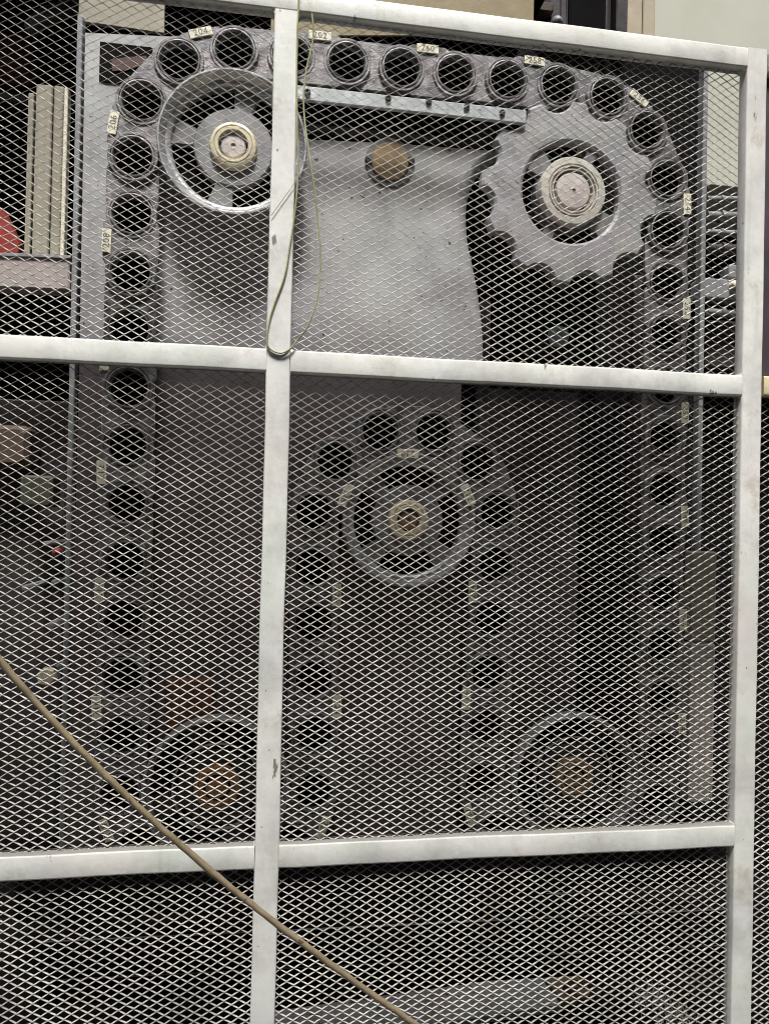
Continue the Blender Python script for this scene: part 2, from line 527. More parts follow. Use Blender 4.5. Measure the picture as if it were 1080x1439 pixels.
def mesh_panel(x0, x1, z0, z1, parent, y=MESHY, pw=0.0285, ph=0.0174, skew=0.0, ox=0.0, oz=0.0, dz=0.0025, dy=0.0034):
    """expanded metal: zigzag ribbons that meet at their bonds, one sheet"""
    half = ph / 2
    nr = int((z1 - z0) / half) + 2
    nc = int((x1 - x0) / (pw / 2)) + 2
    i = np.arange(nr)[:, None]
    j = np.arange(nc)[None, :]
    sgn = np.where((i + j) % 2 == 0, 1.0, -1.0)
    X = x0 - 0.002 + ox + j * pw / 2 + 0 * i + rng.normal(0, 0.00035, (nr, nc))
    Z = z0 - 0.002 + oz + i * half + sgn * half * 0.5 + skew * (X - x0)
    # soft bends of the whole sheet
    Z = Z + 0.0016 * np.sin(X * 4.1 + z0 * 3) * np.sin(Z * 2.3) + rng.normal(0, 0.0003, (nr, nc))
    Y = y + 0.0030 * np.sin(X * 3.7 + z0) * np.sin(Z * 4.9 + x0) + 0 * Z
    hw = dz / 2 + rng.normal(0, 0.00010, (nr, nc))
    vs = []
    # ribbon is tilted: upper edge back at valleys, forward at crests, like sheared sheet
    tl = dy / 2
    for du, dv in ((-1, -1), (1, -1), (1, 1), (-1, 1)):
        vs.append(np.stack([X, Y + dv * 0.0003 + du * tl + sgn * 0.0001, Z + du * hw - dv * 0.0003], -1))
    V = np.stack(vs, 2)            # nr, nc, 4, 3
    V[..., 0] = np.clip(V[..., 0], x0 - 0.003, x1 + 0.003)
    V[..., 2] = np.clip(V[..., 2], z0 - 0.003, z1 + 0.003)
    idx = np.arange(nr * nc * 4).reshape(nr, nc, 4)
    F = []
    for k in range(4):
        k2 = (k + 1) % 4
        F.append(np.stack([idx[:, :-1, k], idx[:, 1:, k], idx[:, 1:, k2], idx[:, :-1, k2]], -1).reshape(-1, 4))
    F = np.concatenate(F)
    me = bpy.data.meshes.new('mesh_panel')
    me.vertices.add(nr * nc * 4)
    me.vertices.foreach_set('co', V.reshape(-1))
    me.loops.add(F.size)
    me.loops.foreach_set('vertex_index', F.reshape(-1).astype(np.int32))
    me.polygons.add(len(F))
    me.polygons.foreach_set('loop_start', (np.arange(len(F)) * 4).astype(np.int32))
    me.polygons.foreach_set('loop_total', np.full(len(F), 4, np.int32))
    me.materials.append(M['strand'])
    me.update(calc_edges=True)
    me.validate()
    o = bpy.data.objects.new('mesh_panel', me)
    col.objects.link(o)
    o.parent = parent
    return o


gate = tag(empty('mesh_gate'), 'large white painted gate leaf with diamond mesh panels in a welded tube frame', 'gate', 'white mesh gate leaves')
for a, b in ((XL0, XL1), (XM0, XM1), (XR0, XR1)):
    rbar(a, b, 0.03, ZT0 if a == XM0 else ZT1, 'post', gate)
for a, b in ((XL1, XM0), (XM1, XR0)):
    for z0, z1 in ((ZM0, ZM1), (ZL0, ZL1), (ZB0, ZB1)):
        rbar(a, b, z0, z1, 'rail', gate, horizontal=True)
rbar(XL1, XR0, ZT0, ZT1, 'rail', gate, horizontal=True)
for a, b in ((XL1, XM0), (XM1, XR0)):
    for z0, z1 in ((ZM1, ZT0), (ZL1, ZM0), (ZB1, ZL0)):
        mesh_panel(a, b, z0, z1, gate, skew=rng.uniform(-0.004, 0.004), ox=-rng.uniform(0, 0.01), oz=-rng.uniform(0, 0.006),
                   dz=0.0026 if z0 == ZM1 else (0.0014 if z0 == ZL1 else 0.0008), dy=0.0036 if z0 == ZM1 else 0.0042)
# weld fillets in the corners of the openings
for xa, sx in ((XM0, -1), (XM1, 1), (XR0, -1)):
    for za, sz in ((ZT0, -1), (ZM1, 1), (ZM0, -1), (ZL1, 1), (ZL0, -1)):
        mb = MB()
        q = rng.uniform(0.005, 0.008)
        pts = [(xa - sx * 0.002, za - sz * 0.002), (xa + sx * q, za - sz * 0.002)]
        for k in range(1, 5):
            a = math.pi / 2 * k / 5
            pts.append((xa + sx * q * (1 - math.sin(a)), za + sz * q * (1 - math.cos(a))))
        pts.append((xa - sx * 0.002, za + sz * q))
        mb.prism(pts, 0.0035, DEP - 0.004)
        mb.build('weld_bead', M['gate'], gate)

# the upper centre post laps over the crossbar with a rounded tip
mb = MB()
xa, xb = XM0 + 0.0012, XM1 - 0.0012
hw_ = (xb - xa) / 2
pts = [((xa + xb) / 2 + hw_ * math.cos(math.pi + math.pi * k / 14), ZM1 + 0.006 + 0.020 * math.sin(math.pi + math.pi * k / 14)) for k in range(15)]
pts += [(xb, ZT0 - 0.001), (xa, ZT0 - 0.001)]
A_ = mb.ring([(p[0], -0.0030, p[1]) for p in [(((xa + xb) / 2) + (x - (xa + xb) / 2) * 0.93, z + (0.0015 if z < ZM1 + 0.006 else 0)) for x, z in pts]])
B_ = mb.ring([(p[0], -0.0016, p[1]) for p in pts])
C_ = mb.ring([(p[0], 0.002, p[1]) for p in pts])
mb.bridge(A_, B_)
mb.bridge(B_, C_)
mb.face(A_)
mb.face(C_[::-1])
mb.build('post_tip', M['gate'], gate)

gate2 = tag(empty('mesh_gate'), 'neighbouring gate leaf with yellowed crossbar and plum sheet at the far right edge', 'gate', 'white mesh gate leaves')
rbar(1.0625, 1.95, ZM0 + 0.004, ZM1 + 0.002, 'rail', gate2, m='rail_old', horizontal=True, y0=0.006)
rbar(1.0625, 1.95, ZT0, ZT1, 'rail', gate2, horizontal=True, y0=0.008)
rbar(1.95, 1.998, 0.03, ZT1, 'post', gate2, y0=0.006)
mesh_panel(1.0625, 1.95, ZB0, ZM0 + 0.004, gate2, y=0.026, dz=0.0013, dy=0.0031)
mb = MB()
mb.box((1.508, 0.028, (ZM1 + ZT0) / 2), (0.886, 0.006, ZT0 - ZM1 - 0.004), 0.001)
mb.build('sheet_panel', M['purple'], gate2)

# ------------------------------------------------------------------ wire and cable in front
YW = -0.0062
wa = [(438, 19), (440, 53), (429, 106), (427, 158), (436, 229), (445, 292), (450, 352), (447, 412), (433, 457), (420, 475), (409, 489),
      (395.5, 496), (382, 492), (375.5, 482), (377, 458), (384, 431), (400, 387), (408, 340), (414, 300), (418.5, 246), (417.5, 176), (417, 70), (420, -10), (424, -120)]
mb = MB()
mb.tube(spline([P(x, y, YW - (0.008 if 3 < i < 9 else 0.0)) for i, (x, y) in enumerate(wa)], 8), 0.0017, 8)
wire = mb.build('wire', M['wire'], None, 60)
mb = MB()
mb.tube(spline([P(x, y, YW - 0.001) for x, y in ((381, 303), (396, 282), (409, 264), (417, 251))], 6), 0.0007, 6)
mb.build('stray_strand', M['wire'], wire)
tag(wire, 'thin yellow green wire hanging in a loop around the top of the centre post', 'wire')
cb = [(-260, 560), (-120, 770), (0, 927), (75, 1013), (150, 1091), (225, 1162), (300, 1227), (360, 1276), (420, 1322), (500, 1381), (580, 1437), (700, 1520), (860, 1625)]
mb = MB()
mb.tube([p + Vector((rng.normal(0, .0004), 0, rng.normal(0, .0004))) for p in spline([P(x, y, -0.22 + 0.00012 * x) for x, y in cb], 10)], lambda t: 0.0055 + 0.0003 * math.sin(61 * t) * math.sin(23 * t), 12)
cab = mb.build('cable', M['cable'], None, 60)
tag(cab, 'thick tan cable sagging diagonally across the lower left in front of the gate', 'cable')

# ------------------------------------------------------------------ conveyor chain
YC = 0.30                                 # front of the chain
WH = {}


def wheel_c(px, py):
    q = P(px, py, YC)
    return Vector((q.x, q.z))


TL, SP, BR, CW, BL = wheel_c(329, 206), wheel_c(804, 266), wheel_c(805, 1092), wheel_c(572, 732), wheel_c(308, 1105)
RAD = {'TL': 0.229, 'SP': 0.259, 'BR': 0.237, 'CW': 0.228, 'BL': 0.223}
circ = [(TL, RAD['TL'], 1), (SP, RAD['SP'], 1), (BR, RAD['BR'], 1), (CW, RAD['CW'], -1), (BL, RAD['BL'], 1)]   # 1: clockwise
# tangents
tans = []
for i in range(5):
    (c0, r0, s0), (c1, r1, s1) = circ[i], circ[(i + 1) % 5]
    d = c1 - c0
    L = d.length
    base = math.atan2(d.y, d.x)
    # normal n (unit) with n.d = s0 r0 - s1 r1 where left normal side: clockwise wheel lies right of travel
    k = (s0 * r0 - s1 * r1) / L
    ang = base + math.acos(max(-1, min(1, k)))
    nrm = Vector((math.cos(ang), math.sin(ang)))      # left of travel
    tans.append((c0 + nrm * r0 * s0, c1 + nrm * r1 * s1))
path = []
for i in range(5):
    c, r, s = circ[i]
    pin, pout = tans[i - 1][1], tans[i][0]
    a0 = math.atan2(pin.y - c.y, pin.x - c.x)
    a1 = math.atan2(pout.y - c.y, pout.x - c.x)
    if s == 1:
        while a1 > a0:
            a1 -= 2 * math.pi
    else:
        while a1 < a0:
            a1 += 2 * math.pi
    n = 160
    for k in range(n + 1):
        a = a0 + (a1 - a0) * k / n
        path.append(Vector((c.x + r * math.cos(a), c.y + r * math.sin(a))))
path.append(path[0])
cum = [0.0]
for a, b in zip(path, path[1:]):
    cum.append(cum[-1] + (b - a).length)
TOTAL = cum[-1]
NL = int(round(TOTAL / 0.1335 / 2)) * 2
PITCH_L = TOTAL / NL


def at_s(s):
    s = s % TOTAL
    i = int(np.searchsorted(cum, s, side='right')) - 1
    i = min(i, len(path) - 2)
    t = (s - cum[i]) / max(1e-9, cum[i + 1] - cum[i])
    return path[i].lerp(path[i + 1], t)


# phase: a socket sits at photo pixel (487, 84)
tgt = P(487, 84, YC)
tg = Vector((tgt.x, tgt.z))
s0 = min(np.arange(0, TOTAL, 0.002), key=lambda s: (at_s(s) - tg).length)
centres = [at_s(s0 + k * PITCH_L) for k in range(NL)]
print('chain links', NL, 'pitch', PITCH_L)

chain = tag(empty('conveyor_chain', (0, YC, 0)), 'grey conveyor chain of round black sockets with numbered tags winding around the wheels', 'conveyor chain')
# socket ring with a deep cup
mb = MB()
mb.lathe([(0.0555, 0.020), (0.0575, 0.014), (0.0575, -0.004), (0.0560, -0.006), (0.0515, -0.006), (0.0500, -0.003), (0.0490, -0.003),
          (0.0480, -0.008), (0.0455, -0.0085), (0.0430, -0.005), (0.0425, 0.02)], 36, caps=False)
ring0 = mb.build('socket_ring', M['link'], None, 35)
ringmesh = ring0.data
mb = MB()
mb.lathe([(0.0430, -0.001), (0.0428, 0.046), (0.0428, 0.047), (0.0005, 0.048)], 28, caps=False)
mb.lathe([(0.0445, 0.022), (0.0445, 0.051), (0.0005, 0.052)], 28, caps=False)
cup0 = mb.build('socket_cup', M['black'], None, 35)
cupmesh = cup0.data
bpy.data.objects.remove(ring0)
bpy.data.objects.remove(cup0)


def link_mesh(name, y0, y1, hw=0.063):
    mb = MB()
    p = PITCH_L / 2
    rr = 0.0535
    pts = []
    A = R_(62)
    for k in range(9):                    # bite round the first socket, from below to above
        a = -A + 2 * A * k / 8
        pts.append((-p + rr * math.cos(a), rr * math.sin(a)))
    pts += [(-p + 0.016, hw - 0.006), (-p + 0.026, hw), (p - 0.026, hw), (p - 0.016, hw - 0.006)]
    for k in range(9):
        a = math.pi - A + 2 * A * k / 8
        pts.append((p + rr * math.cos(a), rr * math.sin(a)))
    pts += [(p - 0.016, -hw + 0.006), (p - 0.026, -hw), (-p + 0.026, -hw), (-p + 0.016, -hw + 0.006)]
    mb.prism(pts, y0, y1, 0.0015)
    o = mb.build(name, M['link'])
    me = o.data
    bpy.data.objects.remove(o)
    return me


link_out = link_mesh('chain_link', -0.003, 0.006)
link_in = link_mesh('chain_link', 0.003, 0.013, 0.059)

# number tags: a cream plate with stamped figures
_tagcache = {}


def tag_mesh(txt):
    cu = bpy.data.curves.new('tag_text', 'FONT')
    cu.body = txt
    cu.size = 0.021
    cu.align_x = 'CENTER'
    cu.align_y = 'CENTER'
    cu.resolution_u = 2
    cu.space_character = 1.12
    cu.extrude = 0.0
    to = bpy.data.objects.new('tag_text', cu)
    col.objects.link(to)
    dg = bpy.context.evaluated_depsgraph_get()
    tm = bpy.data.meshes.new_from_object(to.evaluated_get(dg))
    vs = [v.co.copy() for v in tm.vertices]
    fs = [tuple(p.vertices) for p in tm.polygons]
    bpy.data.objects.remove(to)
    mb = MB()
    mb.box((0, 0, 0), (0.054, 0.003, 0.021), 0.0008)
    mb.cur = 1
    o = len(mb.v)
    mb.v += [(v.x, -0.0019, v.y) for v in vs]
    for f in fs:
        mb.face([o + k for k in f])
    ob = mb.build('number_tag', [M['tag'], M['ink']])
    me = ob.data
    bpy.data.objects.remove(ob)
    return me


for k in range(NL):
    a, b = centres[k], centres[(k + 1) % NL]
    mid = (a + b) / 2
    dv = b - a
    o = bpy.data.objects.new('socket_ring', ringmesh)
    col.objects.link(o)
    o.parent = chain
    o.location = (a.x, 0, a.y)
    o.rotation_euler = (rng.normal(0, 0.012), rng.uniform(0, 6.28), rng.normal(0, 0.012))
    c = bpy.data.objects.new('socket_cup', cupmesh)
    col.objects.link(c)
    c.parent = o
    o = bpy.data.objects.new('chain_link', link_out if k % 2 == 1 else link_in)
    col.objects.link(o)
    o.parent = chain
    o.location = (mid.x, rng.normal(0, 0.0012), mid.y)
    o.rotation_euler = (rng.normal(0, 0.008), -math.atan2(dv.y, dv.x), rng.normal(0, 0.008))
    if k % 2 == 1:
        num = 202 + 2 * ((NL - k) // 2 % (NL // 2))
        t = bpy.data.objects.new('number_tag', tag_mesh(str(num)))
        col.objects.link(t)
        t.parent = o
        t.location = (rng.normal(0, 0.002), -0.0055, 0.054)
        t.rotation_euler = (0, rng.normal(0, 0.03), 0)


# ------------------------------------------------------------------ wheels
def make_wheel(label, px, py, r, spin, hubm, capm, hub_r=0.054, yoff=-0.02, webm='cast', sl_=1.0):
    c = P(px, py, YC + yoff)
    root = tag(empty('spoked_wheel', c), label, 'wheel', 'spoked wheels guiding the chain')
    mb = MB()
    k_ = sl_
    mb.lathe([(r - 0.028 * k_, 0.03), (r - 0.030 * k_, 0.004), (r - 0.027 * k_, -0.003), (r - 0.022 * k_, -0.006), (r - 0.017 * k_, -0.006), (r - 0.0075, -0.022), (r - 0.0055, -0.027),
              (r - 0.002, -0.027), (r, -0.024), (r + 0.001, -0.010), (r + 0.001, 0.010), (r - 0.004, 0.014), (r - 0.004, 0.032)], 96, caps=False)
    if sl_ < 1:
        mb.lathe([(0.102, 0.006), (0.102, -0.002), (0.0985, -0.003), (0.0975, 0.006)], 64, caps=False)
    mb.build('rim', M['rim'], root, 50)
    mb = MB()
    ri, ro = r * 0.54, r - 0.027 * sl_
    mb.polar(lambda t: ri, lambda t: 0.03, 0.004, 0.03, 64, 0.003)
    for k in range(4):
        a = spin + k * math.pi / 2
        mb.sector(ri - 0.001, ro, a - 0.21, a + 0.21, 0.008, 0.028)
    mb.build('web', M[webm], root)
    mb = MB()
    h = hub_r
    mb.lathe([(h + 0.004, 0.006), (h + 0.003, -0.004), (h, -0.010), (h - 0.006, -0.012), (h - 0.008, -0.010), (h - 0.011, -0.013), (h - 0.017, -0.013), (h - 0.019, -0.004),
              (h - 0.019, 0.01)], 48, caps=False)
    mb.build('hub_ring', hubm, root, 40)
    mb = MB()
    q = h - 0.0225
    mb.lathe([(q, 0.02), (q, -0.002), (q - 0.003, -0.005), (0.006, -0.006), (0.004, -0.003), (0.0005, -0.003)], 40, caps=False)
    mb.build('shaft_end', capm, root, 40)
    mb = MB()
    mb.lathe([(0.028, 0.031), (0.028, 0.30)], 24)
    mb.lathe([(h + 0.002, 0.0075), (h - 0.02, 0.0085)], 40, caps=False)
    mb.build('shaft', M['bolt'], root, 40)
    mb = MB()
    mb.lathe([(r - 0.008, 0.0335), (r - 0.008, 0.038)], 48)
    mb.build('back_cover', M['void'], root, 40)
    return root


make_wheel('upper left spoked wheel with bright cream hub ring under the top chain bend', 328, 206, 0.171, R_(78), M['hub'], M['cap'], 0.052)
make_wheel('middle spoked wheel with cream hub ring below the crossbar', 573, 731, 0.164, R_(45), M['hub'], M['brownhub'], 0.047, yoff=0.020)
make_wheel('lower left wheel with rusty orange hub beside the centre post', 305, 1106, 0.166, R_(20), M['rusthub'], M['rusthub'], 0.050, webm='darksteel', sl_=0.5)  # webs of both lower wheels darkened in colour, standing in for shade
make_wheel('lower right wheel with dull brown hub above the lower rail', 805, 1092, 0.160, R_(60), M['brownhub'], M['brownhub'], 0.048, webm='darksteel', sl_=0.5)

# sprocket
YS = YC - 0.016
cs = P(803, 270, YS)
spr = tag(empty('sprocket', cs), 'large scalloped sprocket with cream concentric hub at the upper right', 'sprocket')
near = min(centres, key=lambda c: abs((c - SP).length - RAD['SP']) + abs(math.atan2((c - SP).y, (c - SP).x) - 0.6))
ph0 = math.atan2(near.y - SP.y, near.x - SP.x)
NT = 12


def spro(t):
    tip, rc, q = 0.233, 0.252, 0.048
    best = tip
    d = (t - ph0) % (2 * math.pi / NT)
    if d > math.pi / NT:
        d -= 2 * math.pi / NT
    s = rc * math.sin(d)
    if abs(s) < q:
        best = min(tip, rc * math.cos(d) - math.sqrt(q * q - s * s))
    return best


mb = MB()
mb.polar(spro, lambda t: 0.128, 0.0, 0.030, 432, 0.007)
mb.build('toothed_plate', M['sprocket'], spr)
mb = MB()
mb.polar(lambda t: 0.090, lambda t: 0.055, 0.012, 0.05, 64, 0.003)
for a in (R_(140), R_(-38), R_(62), R_(-118)):
    wd = 0.26 if a in (R_(140), R_(-38)) else 0.12
    mb.sector(0.085, 0.131, a - wd, a + wd, 0.010, 0.03)
mb.build('spider', M['cast'], spr)
mb = MB()
mb.lathe([(0.086, 0.03), (0.086, -0.006), (0.083, -0.010), (0.068, -0.011), (0.066, -0.008), (0.0645, -0.008), (0.063, -0.012), (0.060, -0.012), (0.0585, -0.006),
          (0.0565, -0.006), (0.055, -0.010), (0.052, -0.010), (0.050, 0.006)], 56, caps=False)
mb.build('hub_ring', M['greyhub'], spr, 40)
mb = MB()
mb.lathe([(0.046, 0.02), (0.046, -0.006), (0.043, -0.010), (0.005, -0.012), (0.004, -0.008), (0.0005, -0.008)], 48, caps=False)
mb.build('shaft_end', M['cap'], spr, 40)
mb = MB()
mb.lathe([(0.05, 0.008), (0.05, 0.3)], 32)
mb.build('shaft', M['bolt'], spr, 40)

# guide rail under the top chain run
YG = YC - 0.022
mb = MB()
a, b = P(360, 125, YG), P(738, 166, YG)
mb.bar(a, b, 0.034, 0.012, 0.002)
gr = mb.build('guide_rail', M['guide'])
tag(gr, 'light grey bolted guide bar under the top run of the chain', 'guide bar')
for px, py in ((432, 130), (545, 138), (602, 143), (655, 151), (705, 159)):
    q = P(px, py, YG - 0.006)
    mb = MB()
    mb.lathe([(0.0075, 0), (0.0075, -0.004), (0.0065, -0.006), (0.0035, -0.006), (0.003, -0.003), (0.0005, -0.003)], 16, caps=False)
    o = mb.build('bolt', M['bolt'], gr, 30, q)

# ------------------------------------------------------------------ machine panels
YB = 0.36
bp = empty('back_panel', P(400, 1240, YB))
mb = MB()
mb.prism(pxpoly([(120, 46), (252, 52), (258, 190), (430, 196), (560, 202), (690, 212), (667, 228), (650, 250), (641, 285), (642, 330), (650, 370), (659, 420), (664, 470), (664, 512), (112, 500)], YB), YB, YB + 0.006)
bp = mb.build('back_panel', M['plate'])
tag(bp, 'grey sheet metal back panel behind the chain and wheels', 'machine panel')
# added roll on the right edge: fades softly into shade at the sprocket opening
edge = spline([P(x, y, YB) for x, y in ((690, 211), (667, 228), (650, 250), (641, 285), (642, 330), (650, 370), (659, 420), (664, 470), (664, 513))], 4)
mb = MB()
rr_ = 0.035
rows = []
for k in range(9):
    t = math.pi * 0.62 * k / 8
    rows.append(mb.ring([(p.x - 0.001 + rr_ * math.sin(t), YB + 0.0005 + rr_ * (1 - math.cos(t)), p.z) for p in edge]))
for r1, r2 in zip(rows, rows[1:]):
    mb.bridge(r1, r2, closed=False)
mb.build('shade_rolled_edge', M['plate'], bp, 80)
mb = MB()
mb.prism(pxpoly([(112, 503), (648, 516), (640, 1232), (92, 1236)], YB + 0.002), YB + 0.002, YB + 0.008)  # seam behind the crossbar; the fall into shade is painted below it
o = mb.build('shaded_lower_sheet', M['shadeplate'])
tag(o, 'lower back sheet with shade painted in dark grey behind the middle and lower left wheels', 'machine panel')
mb = MB()
pxbox(mb, 232, 955, 300, 1030, YB - 0.03, 0.03, 0.006)
o = mb.build('rusty_box', M['rust'])
tag(o, 'rusty orange box on the back sheet above the lower left wheel', 'box')
q = P(547, 229, YB)
mb = MB()
mb.lathe([(0.049, 0.0), (0.049, -0.006), (0.046, -0.009), (0.0005, -0.010)], 40, caps=False)
disc = mb.build('cover_disc', M['bronze'], bp, 40, q)
mb = MB()
mb.polar(lambda t: 0.062, lambda t: 0.0495, -0.004, 0.001, 40, 0.001)
mb.build('disc_collar', M['midsteel'], bp, 40, q)
for px, py in ((518, 226), (576, 227)):
    mb = MB()
    mb.lathe([(0.011, 0.0), (0.011, -0.008), (0.008, -0.010), (0.0005, -0.010)], 12, caps=False)
    mb.build('bolt', M['bolt'], bp, 30, P(px, py, YB - 0.0))

mb = MB()
mb.prism(pxpoly([(676, 545), (812, 552), (808, 1170), (672, 1170)], 0.62), 0.62, 0.626)
o = mb.build('inner_panel', M['dimsteel'])
tag(o, 'dim grey inner panel behind the right side of the middle wheel', 'machine panel')

# dark interior of the machine housing
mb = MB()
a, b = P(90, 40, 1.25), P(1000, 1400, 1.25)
mb.box((0.45, 1.33, 1.85), (5.2, 0.02, 3.7), 0)  # painted black to stand in for the dark depth
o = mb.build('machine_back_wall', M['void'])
tag(o, 'black wall standing in for the dark void far behind the machine', 'wall')

# fascias and hood above
YF = 0.50
hood = empty('machine_hood', P(500, 0, YF))
mb = MB()
a, b = P(380, 60, YF), P(768, -900, YF)
z1 = 2.95
mb.prism([(a.x, a.z + 0.02), (b.x, P(768, 52, YF).z), (b.x, z1), (a.x, z1)], YF, YF + 0.008)
fas = mb.build('machine_hood', M['tan'])
tag(fas, 'stained tan machine hood with brown specks above the gate', 'machine hood')
mb = MB()
l = P(-420, 0, YF).x
r = P(768, 0, YF).x
mb.box(((l + r) / 2, (YF + 1.31) / 2 + 0.006, z1 - 0.01), (r - l, 1.31 - YF - 0.02, 0.008), 0)
mb.build('top_sheet', M['void'], fas)
mb = MB()
a, b = P(112, 0, YF).x, P(232, 0, YF).x
zb = P(170, 38, YF).z
mb.prism([(a, zb + 0.002), (b, zb - 0.004), (b, z1), (a, z1)], YF - 0.004, YF + 0.008)
o = mb.build('side_fascia', M['beige'], fas)
mb = MB()
l2, r2 = P(232, 0, YF + 0.14).x, P(395, 0, YF + 0.14).x
mb.box(((l2 + r2) / 2, YF + 0.15, z1 - 0.3), (r2 - l2, 0.01, 0.58), 0)
mb.build('recess_panel', M['void'], fas)

# black motor above the gate
YM = 0.60
mot = empty('motor', P(820, 20, YM))
tag(mot, 'black motor and bracket showing above the gate beside the cream frame', 'motor')
ml = Matrix.Translation(-Vector(mot.location))


def part(mb, name, m, parent, smooth=None):
    o = mb.build(name, m, parent, smooth)
    o.location = -Vector(parent.location)
    return o


mb = MB()
pxbox(mb, 765, -60, 862, 70, YM, 0.3, 0.02)
part(mb, 'body', M['darksteel'], mot)
mb = MB()
pxbox(mb, 728, 0, 778, 14, YM - 0.02, 0.05, 0.004)
part(mb, 'bracket', M['brown'], mot)
mb = MB()
pxbox(mb, 700, -700, 905, 90, YM + 0.25, 0.02, 0.002)
part(mb, 'mount_plate', M['void'], mot)
mb = MB()
pxbox(mb, 788, -60, 796, 68, YM - 0.008, 0.02, 0.003)
part(mb, 'casing_rib', M['darksteel'], mot)
mb = MB()
pxbox(mb, 800, -60, 852, 66, YM - 0.014, 0.02, 0.006)
part(mb, 'casing_cover', M['void'], mot)
mb = MB()
q = P(783, 30, YM - 0.03)
mb.lathe([(0.017, 0.03), (0.017, 0), (0.014, -0.006), (0.008, -0.012), (0.0005, -0.014)], 18, (q.x, q.y, q.z), caps=False)
part(mb, 'bolt', M['midsteel'], mot, 40)
mb = MB()
pxbox(mb, 866, -60, 882, 62, YM + 0.02, 0.1, 0.003)
part(mb, 'side_plate', M['darksteel'], mot)

# pale cabinet at the right
YCB = 0.82
cabn = empty('cabinet', P(1010, 280, YCB))
tag(cabn, 'pale green cabinet with cream frame at the upper right behind the gate', 'cabinet')
mb = MB()
pxbox(mb, 925, -420, 1330, 272, YCB, 0.4, 0.004)
part(mb, 'door', M['palegreen'], cabn)
mb = MB()
pxbox(mb, 884, -420, 905, 140, YCB - 0.02, 0.4, 0.003)
part(mb, 'frame', M['cream'], cabn)
mb = MB()
pxbox(mb, 906, -420, 923, 140, YCB - 0.012, 0.4, 0.003)
part(mb, 'frame', M['cream'], cabn)
# dark cheek plate in front of the cabinet
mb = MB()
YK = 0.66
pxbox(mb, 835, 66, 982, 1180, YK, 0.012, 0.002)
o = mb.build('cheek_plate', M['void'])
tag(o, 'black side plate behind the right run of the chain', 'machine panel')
mb = MB()
YV = 0.50
mb.bar(P(988, 92, YV), P(975, 900, YV), 0.014, 0.03, 0.002)
o = mb.build('edge_strip', M['strip'])
tag(o, 'narrow grey upright strip beside the right run of the chain', 'upright')

# pipes and knob at the right
YP = 0.62
for i, (y, r, mm, lab) in enumerate(((280, 0.010, 'pipe', 'topmost thin grey pipe just below the cream cabinet'),
                                     (303, 0.013, 'pipe', 'grey pipe second below the cabinet at the right'),
                                     (326, 0.009, 'strip', 'slim steel pipe midway down the right pipe stack'),
                                     (350, 0.016, 'darksteel', 'dark thick pipe in the right pipe stack'),
                                     (438, 0.012, 'pipe', 'low grey pipe beneath the knobbed block at the right'))):
    mb = MB()
    a, b = P(992, y, YP + 0.01 * (i % 2)), P(1140, y + 10, YP + 0.03)
    mb.tube(spline([a, a.lerp(b, .4) + Vector((0, 0, rng.uniform(-.006, .006))), b], 6), r, 12)
    for k in (0.12, 0.3):
        c = a.lerp(b, k)
        mb.tube([c, c + (b - a).normalized() * 0.012], r * 1.5, 12)
    o = mb.build('pipe', M[mm], None, 50)
    tag(o, lab, 'pipe', 'pipes stacked at the right edge')
blk = empty('valve_block', P(1020, 405, YP - 0.02))
tag(blk, 'grey valve block with a small pale knob inside the right edge', 'valve')
mb = MB()
pxbox(mb, 984, 392, 1050, 420, YP - 0.02, 0.06, 0.004)
part(mb, 'body', M['strip'], blk)
mb = MB()
pxbox(mb, 1024, 372, 1056, 392, YP - 0.01, 0.05, 0.004)
part(mb, 'lug', M['strip'], blk)
q = P(1031, 400, YP - 0.03)
mb = MB()
mb.lathe([(0.012, 0.012), (0.012, -0.003), (0.009, -0.009), (0.0005, -0.011)], 16, (q.x, q.y, q.z), caps=False)
part(mb, 'knob', M['tag'], blk, 40)
# stored dark brackets under the block
mb = MB()
pxbox(mb, 992, 450, 1060, 520, YP + 0.05, 0.1, 0.01)
o = mb.build('bracket_box', M['darksteel'])
tag(o, 'dark steel box below the pipes at the right edge', 'box')

# pale upright panel low on the right
mb = MB()
pxbox(mb, 969, 905, 1003, 1128, 0.42, 0.05, 0.004)
pnl = mb.build('upright_panel', M['beige'])
pnl.data.materials[0] = M['cap']
tag(pnl, 'dull grey upright panel low behind the right post', 'panel')
mb = MB()
pxbox(mb, 972, 775, 1006, 902, 0.424, 0.045, 0.004)
mb.build('upper_section', M['beige'], pnl)

# small hanging cap below the sprocket
q = P(788, 470, 0.40)
mb = MB()
mb.lathe([(0.024, 0.02), (0.024, 0.0), (0.021, -0.006), (0.014, -0.007), (0.012, -0.012), (0.0005, -0.013)], 6, (0, 0, 0), caps=False)
mb.lathe([(0.029, 0.024), (0.029, 0.019), (0.02, 0.018)], 24, (0, 0, 0), caps=False)
capo = mb.build('hex_cap', M['capblue'], None, None, q)
tag(capo, 'blue grey hexagonal cap below the scalloped sprocket', 'plug')
mb = MB()
mb.lathe([(0.012, 0.02), (0.012, 0.26)], 16)
mb.build('stem', M['darksteel'], capo, 40)
# black frame bars below the sprocket
for (x0, y0, x1, y1, lab) in ((668, 420, 682, 1170, 'left one of two dark uprights below the sprocket'),
                              (884, 385, 900, 1170, 'right one of two dark uprights below the sprocket')):
    mb = MB()
    pxbox(mb, x0, y0, x1, y1, 0.52, 0.04, 0.003)
    o = mb.build('upright', M['darksteel'])
    tag(o, lab, 'upright', 'dark uprights below the sprocket')

# ------------------------------------------------------------------ left side of the machine
mb = MB()
mb.bar(P(115, 26, 0.43), P(88, 1230, 0.43), 0.013, 0.03, 0.002)
o = mb.build('corner_upright', M['strip'])
tag(o, 'thin grey corner upright along the left run of the chain', 'upright')

